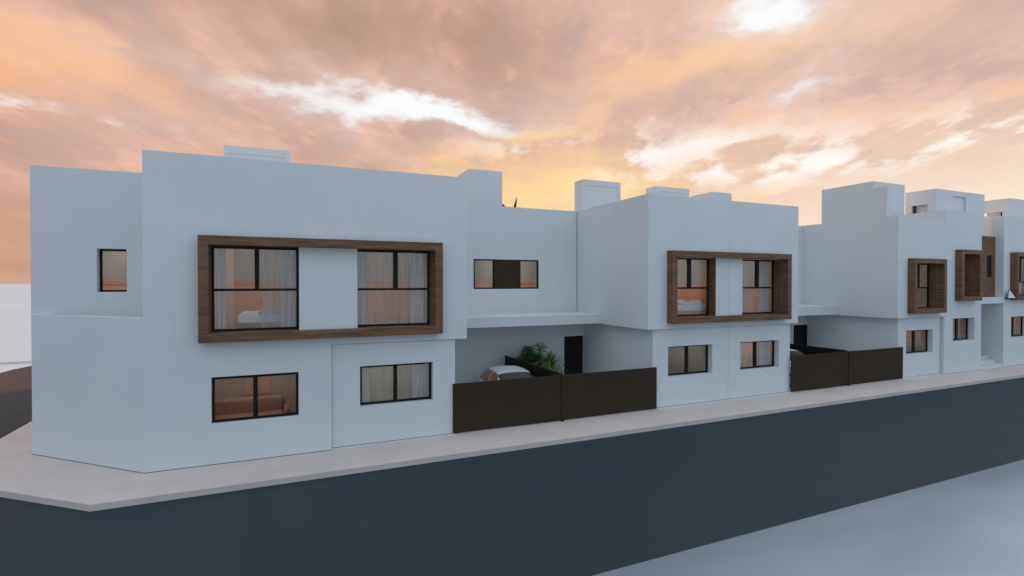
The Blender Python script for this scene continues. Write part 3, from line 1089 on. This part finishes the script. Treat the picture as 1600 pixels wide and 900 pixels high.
# dark leaves above the link parapet, right of the roof tower
t = thing('rooftop_agave', 'dark pointed leaves of a plant rising above the roof parapet beside the tower', 'plant', (0, 0, 0))
def spear(p0, p1, bow, w):
    P = []
    for i in range(9):
        f = i / 8
        ww = w * (.75 + .9 * f - 1.63 * f * f) + .002
        x = p0[0] + (p1[0] - p0[0]) * f + bow * sin(pi * f)
        z = p0[2] + (p1[2] - p0[2]) * f
        y = p0[1] + (p1[1] - p0[1]) * f
        P.append([(x - ww, y, z), (x, y + ww * .5, z), (x + ww, y, z)])
    return MB().grid(P)
for p1, bow, w in (((8.92, 19.5, 7.80), .03, .085), ((8.16, 19.45, 7.56), .10, .12), ((8.02, 19.7, 7.52), .12, .10), ((9.2, 19.8, 7.30), 0, .05), ((8.6, 19.2, 7.25), 0, .05)):
    spear((8.62, 19.5, 6.72), p1, bow, w).build('leaf', 'leafC', t, smooth=True)
MB().tube([(8.62, 19.5, 6.4), (8.62, 19.5, 6.75)], [.18, .22], 14).build('planter', 'pot', t)

# ------------------------------------------------------------------ what shows behind the glass
def bed(x0, x1, y0, y1, z, label, cover='throw', board='oak', head='x1'):
    b = thing('bed', label, 'bed', ((x0 + x1) / 2, (y0 + y1) / 2, z))
    box('bed_base', board, x0, x1, y0, y1, z + .05, z + .28, b, .02)
    box('mattress', 'linen', x0 + .03, x1 - .03, y0 + .03, y1 - .03, z + .28, z + .52, b, .05)
    box('duvet', cover, x0 + .5, x1 - .5, y0 + .01, y1 - .01, z + .50, z + .60, b, .045)
    if head == 'y1':
        box('headboard', board, x0 - .05, x1 + .05, y1, y1 + .07, z, z + 1.1, b, .02)
        ps = [(x0 + .12, x0 + .72, y1 - .42, y1 - .06), (x1 - .72, x1 - .12, y1 - .42, y1 - .06)]
    else:
        box('headboard', board, x1, x1 + .07, y0 - .05, y1 + .05, z, z + 1.1, b, .02)
        ps = [(x1 - .42, x1 - .06, y0 + .1, y0 + .7), (x1 - .42, x1 - .06, y1 - .7, y1 - .1)]
    for q in ps:
        P = []
        for i in range(9):
            row = []
            for j in range(9):
                u, v = i / 8 * 2 - 1, j / 8 * 2 - 1
                hgt = .16 * max(0, (1 - u ** 4)) ** .5 * max(0, (1 - v ** 4)) ** .5
                row.append(((q[0] + q[1]) / 2 + u * (q[1] - q[0]) / 2, (q[2] + q[3]) / 2 + v * (q[3] - q[2]) / 2, z + .53 + hgt))
            P.append(row)
        MB().grid(P).build('pillow', 'linen', b, smooth=True)
    return b


bed(-1.0, .9, 14.75, 16.6, 2.94, 'bed with white linen seen through the upper left window of the corner house')
bed(12.75, 14.45, 14.62, 16.2, 2.94, 'oak framed bed with pillows behind the upper window left of the hairline joint', 'linen', 'orange', 'x1')
bed(34.9, 37.6, 15.0, 17.0, 3.4, 'bed with blue patterned cover behind the window at the right picture edge', 'print_')

s = thing('sofa', 'rust coloured sofa behind the ground floor window nearest the chamfered corner', 'sofa', (-.8, 16.4, .03))
box('seat', 'sofa', -2.2, .1, 16.2, 17.0, .03, .48, s, .06)
box('backrest', 'sofa', -2.2, .1, 17.0, 17.25, .03, .9, s, .06)
for a in (-2.38, .1):
    box('armrest', 'sofa', a, a + .18, 16.2, 17.25, .03, .66, s, .05)
p = thing('wall_picture', 'framed picture on the brown wall behind the lower left window', 'picture', (0, 18.3, 1.5))
box('picture_frame', 'oak', -1.05, -.25, 18.34, 18.39, .70, 1.40, p, .01)
box('canvas', 'terracotta', -.99, -.31, 18.33, 18.338, .76, 1.34, p)

q = 'in the upper left window of the corner house'
curtain(-1.42, -1.22, 2.97, 5.5, 14.48, 'drape', 'narrow grey drape at the left edge, ' + q, .04, .12, 1)
curtain(.02, .47, 2.97, 5.5, 14.48, 'drape', 'pale drape gathered at the right edge, ' + q, .05, .13, 2)
curtain(-.42, .05, 2.97, 5.5, 14.56, 'sheer', 'sheer curtain partly drawn before the bed, ' + q, .03, .16, 21)
q = 'in the upper right window of the corner house'
curtain(1.86, 2.16, 2.97, 5.5, 14.48, 'drape', 'pale drape at the left edge ' + q, .05, .14, 3)
curtain(3.32, 3.83, 2.97, 5.5, 14.48, 'drape', 'pale drape at the right edge ' + q, .05, .13, 4)
curtain(2.08, 3.4, 2.97, 5.5, 14.60, 'sheer', 'sheer curtain drawn across the middle ' + q, .035, .17, 5)
q = 'in the ground floor window beside the first gate'
curtain(1.93, 2.22, .1, 2.4, 14.42, 'drape', 'pale drape at the left edge ' + q, .05, .14, 6)
curtain(3.38, 3.85, .1, 2.4, 14.42, 'drape', 'pale drape at the right edge ' + q, .05, .12, 7)
curtain(2.15, 3.42, .1, 2.4, 14.52, 'sheer', 'sheer curtain across the middle ' + q, .03, .2, 8)
curtain(15.4, 16.7, 2.97, 5.5, 14.56, 'sheer', 'sheer curtain in the upper window right of the hairline joint', .035, .15, 9)
curtain(16.9, 17.42, 2.97, 5.5, 14.48, 'drape', 'pale drape in the upper window right of the hairline joint', .05, .13, 10)
curtain(15.5, 16.7, .1, 2.4, 14.56, 'sheer', 'sheer curtain in the ground floor window right of the hairline joint', .035, .14, 11)
curtain(16.9, 17.5, .1, 2.4, 14.48, 'drape', 'pale drape in the ground floor window right of the hairline joint', .05, .12, 12)
curtain(29.35, 29.75, 3.45, 5.7, 14.45, 'warm_drape', 'orange drape in the narrow walnut surround beside the stair recess', .04, .12, 13)

# small white sail-shaped lamp on the wall of the last house
t = thing('wall_ornament', 'small white triangular sail-shaped ornament on the wall beside the right edge frame', 'ornament', (33.8, 13.8, 3.5))
P = []
for i in range(9):
    f = i / 8
    row = []
    for j in range(7):
        g = j / 6
        w0 = .62 * (1 - f) ** .8
        row.append((33.55 + .12 * f + g * w0, 13.78 - .16 * sin(pi * g) * (1 - f), 3.50 + .42 * f))
    P.append(row)
MB().grid(P).build('sail', 'white', t, smooth=True)
MB().tube([(33.57, 13.80, 3.46), (33.67, 13.80, 3.94)], .012, 6).build('mast', 'black', t)
MB().box(33.58, 34.1, 13.74, 13.92, 3.45, 3.50).build('bracket', 'black', t)
